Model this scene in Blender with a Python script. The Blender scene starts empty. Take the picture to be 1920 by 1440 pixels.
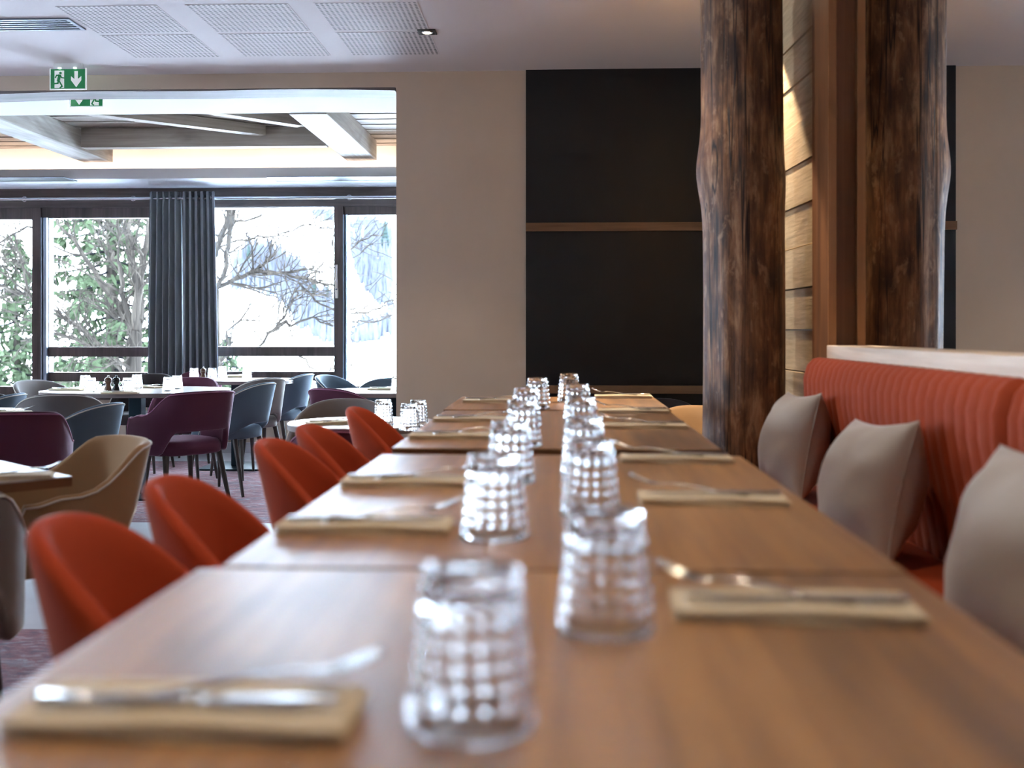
import bpy, bmesh, math, random
from mathutils import Vector, Matrix
from math import sin, cos, pi, radians, sqrt
random.seed(7)
S = bpy.context.scene
COL = S.collection

# ------------------------------------------------------------------ camera, world, exposure
CZ = 1.17; F = 2050.0; VPX, HY = 1050.0, 620.0
TH = math.atan((VPX-960)/F)
cam_d = bpy.data.cameras.new('camera'); cam = bpy.data.objects.new('camera', cam_d); COL.objects.link(cam)
cam.location = (0, 0, CZ); cam.rotation_euler = (pi/2, 0, TH)
cam_d.sensor_width = 36; cam_d.lens = F/1920*36
cam_d.shift_y = -(720-HY)/1920
cam_d.clip_start = .02; cam_d.clip_end = 2000
cam_d.dof.use_dof = True; cam_d.dof.focus_distance = 7.2; cam_d.dof.aperture_fstop = 2.8
S.camera = cam
W = bpy.data.worlds.new('sky'); S.world = W; W.use_nodes = True
bg = W.node_tree.nodes['Background']; bg.inputs[0].default_value = (.72, .86, 1, 1); bg.inputs[1].default_value = 72.0
S.view_settings.view_transform = 'Standard'; S.view_settings.look = 'None'
S.view_settings.exposure = -0.1; S.view_settings.gamma = 1; S.view_settings.use_curve_mapping = False
S.cycles.use_denoising = True; S.cycles.filter_width = 1.1
S.cycles.max_bounces = 12; S.cycles.transmission_bounces = 12; S.cycles.diffuse_bounces = 5; S.cycles.glossy_bounces = 5
S.cycles.transparent_max_bounces = 12
S.cycles.sample_clamp_indirect = 40; S.cycles.blur_glossy = .3
LAMP_W = 15

def area(name, loc, rot, sx, sy, power, color, portal=False):
    l = bpy.data.lights.new(name, 'AREA'); l.shape = 'RECTANGLE'; l.size = sx; l.size_y = sy
    l.energy = power*3.4; l.color = color
    if portal: l.cycles.is_portal = True
    o = bpy.data.objects.new(name, l); COL.objects.link(o); o.location = loc; o.rotation_euler = rot
    return o
# sky portals standing in the window openings (they only steer sampling of the sky)
area('window_portal', (-4.45, 10.60, 1.45), (-pi/2, 0, 0), 7.0, 1.85, 0, (1, 1, 1), True)
area('added_window_portal', (-8.15, 4.1, 1.6), (0, -pi/2, 0), 1.4, 1.2, 0, (1, 1, 1), True)

# pixel -> world helpers (pixels of the 1920x1440 photograph)
def ray(px, py):
    u = (px-960)/F
    d = Vector((u*cos(TH)-sin(TH), u*sin(TH)+cos(TH), (HY-py)/F))
    return d
def PZ(px, py, z):
    d = ray(px, py); t = (z-CZ)/d.z
    return Vector((d.x*t, d.y*t, z))
def PY(px, py, Y):
    d = ray(px, py); t = Y/d.y
    return Vector((d.x*t, Y, CZ+d.z*t))
def PX(px, py, X):
    d = ray(px, py); t = X/d.x
    return Vector((X, d.y*t, CZ+d.z*t))

# ------------------------------------------------------------------ materials
def srgb(r, g, b):
    def f(c):
        c /= 255.0
        return c/12.92 if c <= .04045 else ((c+.055)/1.055)**2.4
    return (f(r), f(g), f(b), 1)
class NT:
    def __init__(s, name):
        s.m = bpy.data.materials.new(name); s.m.use_nodes = True; s.t = s.m.node_tree
        s.p = s.t.nodes['Principled BSDF']; s.out = s.t.nodes['Material Output']
    def n(s, typ, **kw):
        nd = s.t.nodes.new(typ)
        for k, v in kw.items(): setattr(nd, k, v)
        return nd
    def l(s, a, b): s.t.links.new(a, b)
    def coords(s, scale=(1, 1, 1), kind='Object', rnd=False):
        tc = s.n('ShaderNodeTexCoord'); mp = s.n('ShaderNodeMapping'); mp.inputs['Scale'].default_value = scale
        s.l(tc.outputs[kind], mp.inputs['Vector'])
        if rnd:
            oi = s.n('ShaderNodeObjectInfo'); ml = s.n('ShaderNodeMath', operation='MULTIPLY'); ml.inputs[1].default_value = 37
            cb = s.n('ShaderNodeCombineXYZ'); s.l(oi.outputs['Random'], ml.inputs[0])
            for i in range(3): s.l(ml.outputs[0], cb.inputs[i])
            s.l(cb.outputs[0], mp.inputs['Location'])
        return mp.outputs['Vector']
    def noise(s, vec, scale, detail=4, rough=.55, dist=0):
        nd = s.n('ShaderNodeTexNoise'); nd.inputs['Scale'].default_value = scale; nd.inputs['Detail'].default_value = detail
        nd.inputs['Roughness'].default_value = rough; nd.inputs['Distortion'].default_value = dist
        s.l(vec, nd.inputs['Vector']); return nd.outputs['Fac']
    def ramp(s, fac, stops):
        r = s.n('ShaderNodeValToRGB'); e = r.color_ramp.elements
        while len(e) < len(stops): e.new(.5)
        for i, (p, c) in enumerate(stops): e[i].position = p; e[i].color = c
        s.l(fac, r.inputs['Fac']); return r.outputs['Color']
    def mix(s, fac, a, b, mode='MIX'):
        m = s.n('ShaderNodeMix', data_type='RGBA', blend_type=mode)
        if isinstance(fac, (int, float)): m.inputs[0].default_value = fac
        else: s.l(fac, m.inputs[0])
        for v, i in ((a, 6), (b, 7)):
            if isinstance(v, tuple): m.inputs[i].default_value = v
            else: s.l(v, m.inputs[i])
        return m.outputs[2]
    def bump(s, h, strength=.2, dist=.01):
        b = s.n('ShaderNodeBump'); b.inputs['Strength'].default_value = strength; b.inputs['Distance'].default_value = dist
        s.l(h, b.inputs['Height']); s.l(b.outputs[0], s.p.inputs['Normal'])
    def base(s, c):
        if isinstance(c, tuple): s.p.inputs['Base Color'].default_value = c
        else: s.l(c, s.p.inputs['Base Color'])
    def set(s, **kw):
        for k, v in kw.items(): s.p.inputs[k.replace('_', ' ')].default_value = v
        return s
def gray(v): return (v, v, v, 1)
def plain(name, c, rough=.5, metal=0.0, **kw):
    t = NT(name); t.base(c); t.set(Roughness=rough, Metallic=metal, **kw); return t.m
def plaster(name, c, var=.06):
    t = NT(name); v = t.coords()
    n = t.noise(v, 3, 5); c2 = tuple(x*(1-var*2) for x in c[:3])+(1,)
    t.base(t.mix(n, c, c2)); t.set(Roughness=.8); t.bump(t.noise(v, 60, 3), .12, .004); return t.m
def fabric(name, c, sheen=.5, tint=None, scale=500, mott=.15, rough=.85):
    t = NT(name); v = t.coords(kind='Object')
    n = t.noise(v, scale, 2); n2 = t.noise(v, 5, 3)
    d = tuple(x*(1-mott) for x in c[:3])+(1,); lt = tuple(min(1, x*(1+mott)) for x in c[:3])+(1,)
    t.base(t.mix(n2, t.mix(n, d, lt), d)); t.set(Roughness=rough)
    t.p.inputs['Sheen Weight'].default_value = sheen; t.p.inputs['Sheen Roughness'].default_value = .35
    t.p.inputs['Sheen Tint'].default_value = tint or (1, 1, 1, 1)
    t.p.inputs['Specular IOR Level'].default_value = .2
    t.bump(n, .25, .001); return t.m
def wood(name, dark, mid, light, axis=1, scale=1.0, rough=.4, knots=True, coat=0, bump=.1, contrast=1.0, spec=.5):
    """grain running along the given local axis"""
    t = NT(name); sc = [9*scale]*3; sc[axis] = .75*scale
    v = t.coords(tuple(sc), rnd=True)
    a = t.noise(v, 1.0, 6, .6, .6)
    sc2 = [60*scale]*3; sc2[axis] = 2.0*scale
    b = t.noise(t.coords(tuple(sc2), rnd=True), 1.0, 4, .6)
    c = t.ramp(a, [(.30, dark), (.5, mid), (.70, light)])
    c = t.mix(.35*contrast, c, t.ramp(b, [(.35, dark), (.65, light)]))
    if knots:
        sck = [2.2*scale]*3; sck[axis] = .7*scale
        k = t.noise(t.coords(tuple(sck), rnd=True), 1.0, 3, .6, 1.5)
        c = t.mix(t.ramp(k, [(.56, gray(0)), (.70, gray(.75*contrast))]), c, tuple(x*.62 for x in dark[:3])+(1,))
    t.base(c); t.set(Roughness=rough); t.p.inputs['Coat Weight'].default_value = coat; t.p.inputs['Coat Roughness'].default_value = .42; t.p.inputs['Coat IOR'].default_value = 1.6
    t.p.inputs['Specular IOR Level'].default_value = spec
    t.bump(b, bump, .003); return t.m

M = {}
M['wall'] = plaster('wall_plaster', srgb(196, 178, 160))
M['wall_far'] = plaster('far_wall_plaster', srgb(196, 182, 166))
M['ceiling'] = plaster('ceiling_paint', srgb(205, 196, 198), .02)
M['ceiling_far'] = plaster('far_ceiling_paint', srgb(196, 200, 208), .02)
M['cove'] = plaster('cove_paint', srgb(238, 232, 224), .02)
M['table_wood'] = wood('brown_oak_laminate', srgb(104, 70, 40), srgb(162, 114, 64), srgb(190, 142, 86), 1, .8, .42, contrast=1.0, bump=.01, spec=1.0, coat=.4)
M['table_edge'] = wood('table_edge_brown', srgb(92, 56, 28), srgb(112, 70, 36), srgb(128, 84, 46), 0, 1, .5)
M['table_pale'] = wood('pale_grey_laminate', srgb(140, 128, 122), srgb(170, 160, 152), srgb(190, 180, 172), 0, .8, .3, contrast=.5, knots=False, bump=.02)
M['edge_pale'] = plain('pale_edge', srgb(120, 108, 104), .5)
M['edge_brown'] = plain('brown_edge', srgb(120, 78, 44), .5)
M['pine'] = wood('pale_pine', srgb(190, 160, 130), srgb(214, 190, 165), srgb(228, 208, 186), 1, 1, .5)
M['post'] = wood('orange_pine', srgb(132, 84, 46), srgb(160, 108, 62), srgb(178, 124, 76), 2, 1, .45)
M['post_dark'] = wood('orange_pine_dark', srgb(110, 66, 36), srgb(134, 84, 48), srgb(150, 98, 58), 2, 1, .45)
M['clad'] = wood('brushed_cladding', srgb(150, 126, 92), srgb(190, 166, 130), srgb(208, 188, 152), 1, 1.6, .6, bump=.35)
M['beam'] = wood('grey_beam', srgb(120, 112, 104), srgb(154, 147, 140), srgb(176, 170, 163), 1, .8, .7, bump=.2)
M['beam_x'] = wood('grey_beam_cross', srgb(112, 102, 94), srgb(150, 140, 130), srgb(172, 162, 152), 0, .8, .7, bump=.2)
M['lintel'] = wood('dark_lintel', srgb(84, 76, 76), srgb(112, 104, 104), srgb(130, 122, 122), 0, .8, .7, bump=.2)
M['window_wood'] = wood('window_frame_wood', srgb(54, 46, 46), srgb(82, 72, 70), srgb(100, 88, 84), 0, 1, .5)
M['window_wood_v'] = wood('window_frame_wood_upright', srgb(54, 46, 46), srgb(76, 66, 64), srgb(94, 82, 80), 2, 1, .5)
M['alu'] = plain('aluminium', srgb(150, 165, 185), .35, .9)
M['metal'] = plain('stainless_steel', (.62, .6, .57, 1), .14, 1)
M['chrome'] = plain('rod_chrome', (.6, .62, .66, 1), .25, 1)
M['base_metal'] = plain('dark_green_steel', srgb(34, 52, 60), .35, .6)
M['black'] = plain('black_metal', srgb(16, 16, 18), .45)
M['grinder_wood'] = wood('grinder_walnut', srgb(60, 36, 22), srgb(92, 58, 36), srgb(110, 72, 46), 2, 3, .3)
M['grinder_black'] = plain('grinder_black', srgb(14, 12, 14), .2)
M['leg'] = wood('dark_leg_wood', srgb(38, 30, 28), srgb(58, 48, 44), srgb(70, 60, 54), 2, 1, .45)
M['panel'] = plain('navy_black_panel', srgb(7, 11, 18), .38)
M['rail'] = wood('panel_rail_wood', srgb(92, 64, 42), srgb(120, 88, 60), srgb(140, 106, 76), 0, 1, .5)
M['napkin'] = fabric('beige_napkin', srgb(214, 198, 168), .05, scale=900, mott=.05)
M['curtain'] = fabric('blue_grey_curtain', srgb(136, 142, 150), .3, (.8, .9, 1, 1), 300)
M['red'] = fabric('rust_velvet', srgb(168, 64, 32), .16, (1, .6, .45, 1), mott=.08)
M['bench_red'] = fabric('bench_rust_velvet', srgb(154, 62, 28), .06, (1, .6, .5, 1), mott=.06)
M['purple'] = fabric('plum_velvet', srgb(88, 46, 64), .35, (1, .75, .9, 1), mott=.08)
M['grey'] = fabric('taupe_grey_felt', srgb(118, 112, 110), .45, mott=.08)
M['bluegrey'] = fabric('blue_grey_felt', srgb(84, 98, 112), .6, (.7, .85, 1, 1), mott=.08)
M['beige'] = fabric('beige_felt', srgb(158, 126, 92), .45, (1, .92, .8, 1), mott=.08)
M['dark'] = fabric('dark_felt', srgb(52, 46, 48), .3, mott=.08)
M['piping'] = plain('piping_cord', srgb(196, 190, 182), .7)
M['piping_plum'] = plain('piping_plum', srgb(150, 90, 120), .7)
M['linen'] = fabric('grey_linen', srgb(168, 156, 144), .25, scale=260, mott=.12)
M['white'] = plain('white_lacquer', srgb(230, 232, 232), .4)
M['grate'] = plain('grate_grey', srgb(120, 126, 138), .4, .5)
M['green'] = NT('exit_green').m; _p = M['green'].node_tree.nodes['Principled BSDF']
_p.inputs['Base Color'].default_value = srgb(30, 120, 70); _p.inputs['Emission Color'].default_value = srgb(40, 140, 85); _p.inputs['Emission Strength'].default_value = .25
M['sign_white'] = NT('exit_white').m; _p = M['sign_white'].node_tree.nodes['Principled BSDF']
_p.inputs['Base Color'].default_value = srgb(225, 230, 228); _p.inputs['Emission Color'].default_value = (1, 1, 1, 1); _p.inputs['Emission Strength'].default_value = .3
M['snow'] = plain('snow', (.88, .9, .95, 1), .9)
def mk_glass():
    t = NT('drinking_glass'); t.base((1, 1, 1, 1)); t.set(Roughness=.0, IOR=1.48)
    t.p.inputs['Transmission Weight'].default_value = 1.0; return t.m
M['glass'] = mk_glass()
def mk_pane():
    t = NT('window_pane'); tr = t.n('ShaderNodeBsdfTransparent'); tr.inputs[0].default_value = (.95, .98, 1, 1)
    gl = t.n('ShaderNodeBsdfGlossy'); gl.inputs['Roughness'].default_value = .01
    fr = t.n('ShaderNodeFresnel'); fr.inputs[0].default_value = 1.35
    mx = t.n('ShaderNodeMixShader'); t.l(fr.outputs[0], mx.inputs[0]); t.l(tr.outputs[0], mx.inputs[1]); t.l(gl.outputs[0], mx.inputs[2])
    t.l(mx.outputs[0], t.out.inputs['Surface']); return t.m
M['pane'] = mk_pane()
M['mirror'] = plain('mirror_silver', (.9, .9, .88, 1), .0, 1)
def emis(name, c, s):
    t = NT(name); t.base(c); t.p.inputs['Emission Color'].default_value = c; t.p.inputs['Emission Strength'].default_value = s; return t.m
M['led'] = emis('warm_led_strip', (1, .80, .64, 1), 30)
M['lamp'] = emis('warm_lamp', (1, .82, .6, 1), 60)
def mk_perf():
    t = NT('perforated_board'); tc = t.n('ShaderNodeTexCoord'); sp = t.n('ShaderNodeSeparateXYZ'); t.l(tc.outputs['Object'], sp.inputs[0])
    ds = []
    for i in range(2):
        a = t.n('ShaderNodeMath', operation='MULTIPLY'); a.inputs[1].default_value = 1/.0243; t.l(sp.outputs[i], a.inputs[0])
        b = t.n('ShaderNodeMath', operation='FRACT'); t.l(a.outputs[0], b.inputs[0])
        c = t.n('ShaderNodeMath', operation='SUBTRACT'); c.inputs[1].default_value = .5; t.l(b.outputs[0], c.inputs[0])
        d = t.n('ShaderNodeMath', operation='POWER'); d.inputs[1].default_value = 2; t.l(c.outputs[0], d.inputs[0]); ds.append(d)
    e = t.n('ShaderNodeMath', operation='ADD'); t.l(ds[0].outputs[0], e.inputs[0]); t.l(ds[1].outputs[0], e.inputs[1])
    g = t.n('ShaderNodeMath', operation='LESS_THAN'); g.inputs[1].default_value = .30**2; t.l(e.outputs[0], g.inputs[0])
    t.base(t.mix(g.outputs[0], srgb(205, 196, 198), srgb(66, 62, 64))); t.set(Roughness=.8); return t.m
M['perf'] = mk_perf()
def mk_carpet():
    t = NT('patterned_carpet'); v = t.coords((1, 1, 1))
    a = t.noise(t.coords((3, 9, 1)), 1.0, 6, .7, 1.0); b = t.noise(t.coords((14, 40, 1)), 1.0, 4, .7, .5); c = t.noise(v, 350, 2)
    k = t.ramp(a, [(.36, srgb(70, 74, 98)), (.46, srgb(120, 62, 82)), (.54, srgb(150, 66, 76)), (.64, srgb(150, 146, 156))])
    k = t.mix(.5, k, t.ramp(b, [(.38, srgb(62, 58, 84)), (.5, srgb(146, 70, 82)), (.62, srgb(186, 180, 186))]))
    k = t.mix(.25, k, t.ramp(c, [(.4, gray(.02)), (.6, gray(.5))]))
    t.base(k); t.set(Roughness=.95); t.bump(c, .5, .003); return t.m
M['carpet'] = mk_carpet()
def mk_tile():
    t = NT('pale_tile'); n = t.noise(t.coords(), 4, 5); t.base(t.mix(n, srgb(176, 176, 182), srgb(206, 206, 210))); t.set(Roughness=.3); return t.m
M['tile'] = mk_tile()
def mk_log():
    t = NT('old_log_bark')
    a = t.noise(t.coords((22, 22, 4.5)), 1.0, 6, .62, .25); b = t.noise(t.coords((70, 70, 2.2)), 1.0, 4, .7); d = t.noise(t.coords((14, 14, 5.0)), 1.0, 5, .6, .3)
    k = t.ramp(a, [(.36, srgb(58, 38, 26)), (.46, srgb(104, 70, 44)), (.55, srgb(138, 98, 64)), (.66, srgb(182, 144, 106))])
    k = t.mix(.30, k, t.ramp(b, [(.34, srgb(44, 28, 20)), (.6, srgb(150, 108, 72))]))
    k = t.mix(t.ramp(d, [(.50, gray(0)), (.60, gray(.6))]), k, srgb(60, 38, 26))
    k = t.mix(t.ramp(t.noise(t.coords((14, 14, 7)), 1.3, 5, .65, .2), [(.58, gray(0)), (.64, gray(.5))]), k, srgb(172, 136, 102))
    vo = t.n('ShaderNodeTexVoronoi'); vo.inputs['Scale'].default_value = 1; t.l(t.coords((3.6, 3.6, 1.9)), vo.inputs['Vector'])
    k = t.mix(t.ramp(vo.outputs['Distance'], [(.05, gray(.9)), (.16, gray(0))]), k, srgb(30, 19, 14))
    cr = t.noise(t.coords((16, 16, .35)), 1.0, 3, .5, .2)
    k = t.mix(t.ramp(cr, [(.485, gray(0)), (.497, gray(.95)), (.503, gray(.95)), (.515, gray(0))]), k, srgb(20, 13, 10))
    t.base(k); t.set(Roughness=.6); t.bump(b, .5, .01); return t.m
M['log'] = mk_log()
M['bark'] = wood('tree_bark', srgb(12, 11, 11), srgb(28, 25, 23), srgb(54, 49, 44), 2, 1, .9, knots=False)
M['bark_dark'] = plain('dark_branch', srgb(16, 16, 18), .9)
def mk_needles(name, a, b):
    t = NT(name); t.base(t.mix(t.noise(t.coords(), 2.5, 4), a, b)); t.set(Roughness=1); t.p.inputs['Specular IOR Level'].default_value = 0; return t.m
for _k in ('bark', 'bark_dark'): M[_k].node_tree.nodes['Principled BSDF'].inputs['Specular IOR Level'].default_value = 0
M['needles'] = mk_needles('spruce_needles', srgb(20, 25, 18), srgb(48, 55, 40))
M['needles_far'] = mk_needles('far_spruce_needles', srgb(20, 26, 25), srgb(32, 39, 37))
M['forest'] = mk_needles('far_forest_haze_tint', srgb(34, 35, 41), srgb(56, 57, 63))  # distance haze is put into this blue-grey tint

# ------------------------------------------------------------------ mesh builder
class MB:
    def __init__(s): s.v = []; s.f = []
    def add(s, vs, fs):
        o = len(s.v); s.v += [tuple(p) for p in vs]; s.f += [tuple(i+o for i in f) for f in fs]; return s
    def box(s, x0, y0, z0, x1, y1, z1):
        v = [(x, y, z) for z in (z0, z1) for y in (y0, y1) for x in (x0, x1)]
        return s.add(v, [(0, 2, 3, 1), (4, 5, 7, 6), (0, 1, 5, 4), (2, 6, 7, 3), (0, 4, 6, 2), (1, 3, 7, 5)])
    def loft(s, loops, caps=True, closed=True, wrap=False):
        n = len(loops[0]); vs = [p for L in loops for p in L]; fs = []
        m = len(loops)
        for i in range(m if wrap else m-1):
            i2 = (i+1) % m
            for j in range(n if closed else n-1):
                k = (j+1) % n
                fs.append((i*n+j, i*n+k, i2*n+k, i2*n+j))
        if caps and not wrap: fs += [tuple(range(n-1, -1, -1)), tuple(range((m-1)*n, m*n))]
        return s.add(vs, fs)
    def lathe(s, prof, n=24, c=(0, 0, 0)):
        return s.loft([[(c[0]+r*cos(2*pi*j/n), c[1]+r*sin(2*pi*j/n), c[2]+z) for j in range(n)] for r, z in prof])
    def tube(s, pts, r, n=8, closed=False):
        pts = [Vector(p) for p in pts]; m = len(pts)
        rs = r if isinstance(r, (list, tuple)) else [r]*m
        loops = []; up = None
        for i, p in enumerate(pts):
            a = pts[(i-1) % m] if (closed or i) else p; b = pts[(i+1) % m] if (closed or i < m-1) else p
            d = (b-a)
            if d.length < 1e-9: d = Vector((0, 0, 1))
            d.normalize()
            if up is None: up = Vector((0, 0, 1)) if abs(d.z) < .9 else Vector((1, 0, 0))
            u = d.cross(up); u = u.normalized() if u.length > 1e-6 else d.orthogonal().normalized()
            w = u.cross(d); up = w
            loops.append([p+(u*cos(2*pi*j/n)+w*sin(2*pi*j/n))*rs[i] for j in range(n)])
        return s.loft(loops, caps=not closed, wrap=closed)
    def prism(s, poly, y0, y1):
        """polygon in x,z extruded along y"""
        n = len(poly)
        v = [(x, y0, z) for x, z in poly]+[(x, y1, z) for x, z in poly]
        f = [tuple(range(n)), tuple(range(2*n-1, n-1, -1))]+[(i, i+n, (i+1) % n+n, (i+1) % n) for i in range(n)]
        return s.add(v, f)
    def mesh(s, name, smooth=False, bevel=0, auto=None):
        me = bpy.data.meshes.new(name); me.from_pydata(s.v, [], s.f); me.validate(); me.update()
        bm = bmesh.new(); bm.from_mesh(me)
        bmesh.ops.recalc_face_normals(bm, faces=bm.faces[:])
        if bevel:
            bmesh.ops.bevel(bm, geom=bm.edges[:], offset=bevel, segments=2, profile=.6, affect='EDGES', clamp_overlap=True)
        bm.to_mesh(me); bm.free()
        if smooth:
            for p in me.polygons: p.use_smooth = True
            if auto:
                me.set_sharp_from_angle(angle=radians(auto))
        return me
def tag(o, label=None, cat=None, group=None, kind=None):
    if label: o['label'] = label
    if cat: o['category'] = cat
    if group: o['group'] = group
    if kind: o['kind'] = kind
    return o
def link(name, me, mat=None, parent=None, loc=(0, 0, 0)):
    o = bpy.data.objects.new(name, me); COL.objects.link(o); o.location = loc
    if mat is not None and len(me.materials) == 0: me.materials.append(mat)
    if parent: o.parent = parent
    return o
def obj(name, mb, mat, parent=None, loc=(0, 0, 0), smooth=False, bevel=0, auto=None):
    return link(name, mb.mesh(name, smooth, bevel, auto), mat, parent, loc)
def thing(name, label, cat, loc=(0, 0, 0), rz=0, group=None):
    o = bpy.data.objects.new(name, None); COL.objects.link(o); o.location = loc; o.rotation_euler = (0, 0, rz); o.empty_display_size = .1
    return tag(o, label, cat, group)
def struct(name, mb, mat, label=None, **kw):
    o = obj(name, mb, mat, **kw); o['kind'] = 'structure'
    if label: o['label'] = label
    return o
def copy_tree(o, parent=None):
    c = o.copy(); COL.objects.link(c); c.parent = parent
    for ch in o.children: copy_tree(ch, c)
    return c
def box(*a): return MB().box(*a)
def smoothstep(a, b, x):
    t = max(0, min(1, (x-a)/(b-a))); return t*t*(3-2*t)

# ------------------------------------------------------------------ the setting
YW, YB = 6.43, 6.67          # dividing wall, front and back face
YF = 10.35                   # window wall
ZC = 2.70
XL, XR = -8.0, 1.04
XJ = PY(743, 400, YW).x      # right jamb of the wide opening
PLZ = .14                    # raised floor of the banquette zone
TZ = .89                     # banquette table tops

struct('floor', box(XL, -2.6, -.1, 1.4, 4.2, 0), M['carpet'], 'patterned plum and grey carpet in the front dining room')
struct('floor', box(XL, 4.2, -.1, 1.4, 6.57, 0), M['tile'], 'pale stone aisle floor between the carpets')
struct('floor', box(XL, 6.57, -.1, 1.4, 9.67, 0), M['carpet'], 'patterned carpet in the window room')
struct('floor', box(XL, 9.67, -.1, 1.4, 10.7, 0), M['tile'], 'pale tiled strip under the windows')
struct('trim_1', box(-.98, -2.6, 0, 1.1, 4.72, PLZ), M['table_edge'], 'raised floor under the long row of tables')
struct('ceiling', box(XL-.3, -2.6, ZC, 1.4, YB, 3.0), M['ceiling'])
struct('wall_back', MB().box(XJ, YW, 0, 1.4, YB, ZC+.1).box(XL-.3, YW, 2.612, XJ, YB, ZC+.1), M['wall'], 'beige plaster wall with a wide opening')
lp = [(XL+i*(XJ-XL-.01)/24, 2.612-.012-.006*sin(i*.55)-.005*sin(i*1.3+1)) for i in range(25)]
lt_ = MB().prism([(x, z) for x, z in lp]+[(XJ-.01, 2.613), (XL, 2.613)], YW+.012, YB-.005)
struct('trim_2', lt_, M['lintel'], 'rough grey wood underside of the wide opening')
struct('wall_rear', box(XL-.3, -2.8, 0, 1.4, -2.6, 3.0), M['wall'])
struct('wall_right', box(1.07, -2.6, 0, 1.4, YW, 3.0), M['wall'])
# left wall, with an unseen window added to let in more daylight
wl = MB().box(XL-.3, -2.6, 0, XL, YF, .9).box(XL-.3, -2.6, 2.3, XL, 10.7, 3.0).box(XL-.3, -2.6, .9, XL, 3.5, 2.3).box(XL-.3, 4.7, .9, XL, 10.7, 2.3)
struct('wall_left', wl, M['wall'])
wf = MB()
for y in (3.5, 4.07, 4.64): wf.box(XL-.2, y, .9, XL-.1, y+.06, 2.3)
wf.box(XL-.2, 3.5, .9, XL-.1, 4.7, .96).box(XL-.2, 3.5, 2.24, XL-.1, 4.7, 2.3)
w6 = struct('added_side_window', wf, M['window_wood_v'])
obj('window_pane', box(XL-.152, 3.55, .95, XL-.148, 4.65, 2.25), M['pane'], w6)

# far room
struct('wall_far_right', box(-.6, YB, 0, -.4, YF, 3.0), M['wall_far'])
kf = F/YF
def fx(px): return PY(px, 500, YF).x
def fz(py, px=400): return PY(px, py, YF).z
ZS = fz(742)
wb = MB().box(XL-.3, YF, 0, -.4, YF+.25, ZS-.04)
struct('wall_window', wb, M['wall_far'], 'low beige wall under the windows')
struct('baseboard_window', box(XL, YF-.02, 0, -.6, YF, .10), M['tile'])
zt = fz(388)
struct('trim_3', MB().box(XL-.3, YF, zt, -.4, YF+.25, 3.0), M['window_wood'], 'dark wooden lintel over the windows')
struct('trim_4', MB().box(XL-.3, YF-.03, ZS-.04, -.4, YF+.25, ZS), M['window_wood'], 'wooden window sill board')
struct('ceiling_near_soffit', box(XL, YB, 2.70, -.6, 7.61, 3.0), M['ceiling_far'])['label'] = 'pale ceiling strip just past the opening'
YL = 9.70
struct('ceiling_far_soffit', MB().box(XL, YL, 2.54, -.6, YF, 2.57).box(XL, YL, 2.57, -.6, YL+.03, 2.632), M['ceiling_far'], 'low pale ceiling strip above the windows with cove lip')
struct('wall_cove', box(XL, 10.0, 2.57, -.6, YF, 3.0), M['cove'], 'cream wall lit by the warm cove light')
brd = MB()
y = 7.6; i = 0
while y < 10.02:
    brd.box(XL, y, 2.865+(.006 if i % 2 else 0), -.6, y+.108, 2.93); y += .112; i += 1
brd.box(XL, 7.61, 2.93, -.6, 10.35, 3.0)
struct('ceiling_boards', brd, M['beam_x'], 'grey boarded ceiling of the window room')
def beam(x0, x1, label):
    o = obj('ceiling_beam', box(-(x1-x0)/2, -(9.70-7.61)/2, 0, (x1-x0)/2, (9.70-7.61)/2, .175), M['beam'], loc=((x0+x1)/2, (9.70+7.61)/2, 2.69), bevel=.006)
    return tag(o, label, 'beam', 'thick pale grey ceiling beams')
beam(-1.905, -1.635, 'thick pale grey ceiling beam at the right of the window room')
beam(-4.30, -4.03, 'thick pale grey ceiling beam at the left of the window room')
beam(-6.7, -6.43, 'thick pale grey ceiling beam at the far left edge')
tag(obj('ceiling_beam', box(-1.03, -.05, 0, 1.03, .05, .16), M['beam_x'], loc=(-2.967, 9.02, 2.70)), 'slim dark grey cross beam between the two thick beams', 'beam')
def slant(p, q, w, h, label):
    p = Vector(p); q = Vector(q); d = q-p; L = d.length
    o = obj('ceiling_beam', box(-L/2, -w/2, 0, L/2, w/2, h), M['beam_x'], loc=(p+q)/2)
    o.rotation_euler = (0, 0, math.atan2(d.y, d.x)); return tag(o, label, 'beam')
slant((-3.95, 7.62, 2.78), (-2.45, 8.93, 2.78), .10, .08, 'slanting grey ceiling rafter running from the left beam to the cross beam')
slant((-2.05, 8.55, 2.78), (-2.95, 7.62, 2.78), .10, .08, 'slanting grey ceiling rafter meeting the right thick beam')
tag(obj('led_strip', box(-3.6, 0, 0, 3.6, .02, .02), M['led'], loc=(-4.3, 9.84, 2.572)), 'warm light strip hidden behind the ceiling cove lip', 'light')

# windows: frame pieces + panes
def win(name, x0, x1, ztop, rails, zb, jl=.05, jr=.05, label=None):
    fr = MB(); y0, y1 = YF+.02, YF+.12
    fr.box(x0, y0, ZS, x0+jl, y1, zt).box(x1-jr, y0, ZS, x1, y1, zt)
    fr.box(x0+jl, y0, ztop, x1-jr, y1, zt+.01).box(x0+jl, y0, ZS, x1-jr, y1, zb)
    for a, b in rails: fr.box(x0+jl, y0, b, x1-jr, y1, a)
    o = struct(name, fr, M['window_wood_v'], label)
    obj('window_pane', box(x0+jl*.8, YF+.066, ZS+.01, x1-jr*.8, YF+.07, zt), M['pane'], o)
    return o
zr = [(fz(650), fz(668)), (fz(697), fz(714))]
win('window_1', fx(-150), fx(62), fz(409), [], fz(726), .05, .02, 'narrow window at the left edge')
w2 = win('window_2', fx(76), fx(330), fz(407), [(fz(651), fz(669)), (fz(699), fz(716))], fz(741), fx(90)-fx(76), .05, 'wide window left of the curtain')
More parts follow.
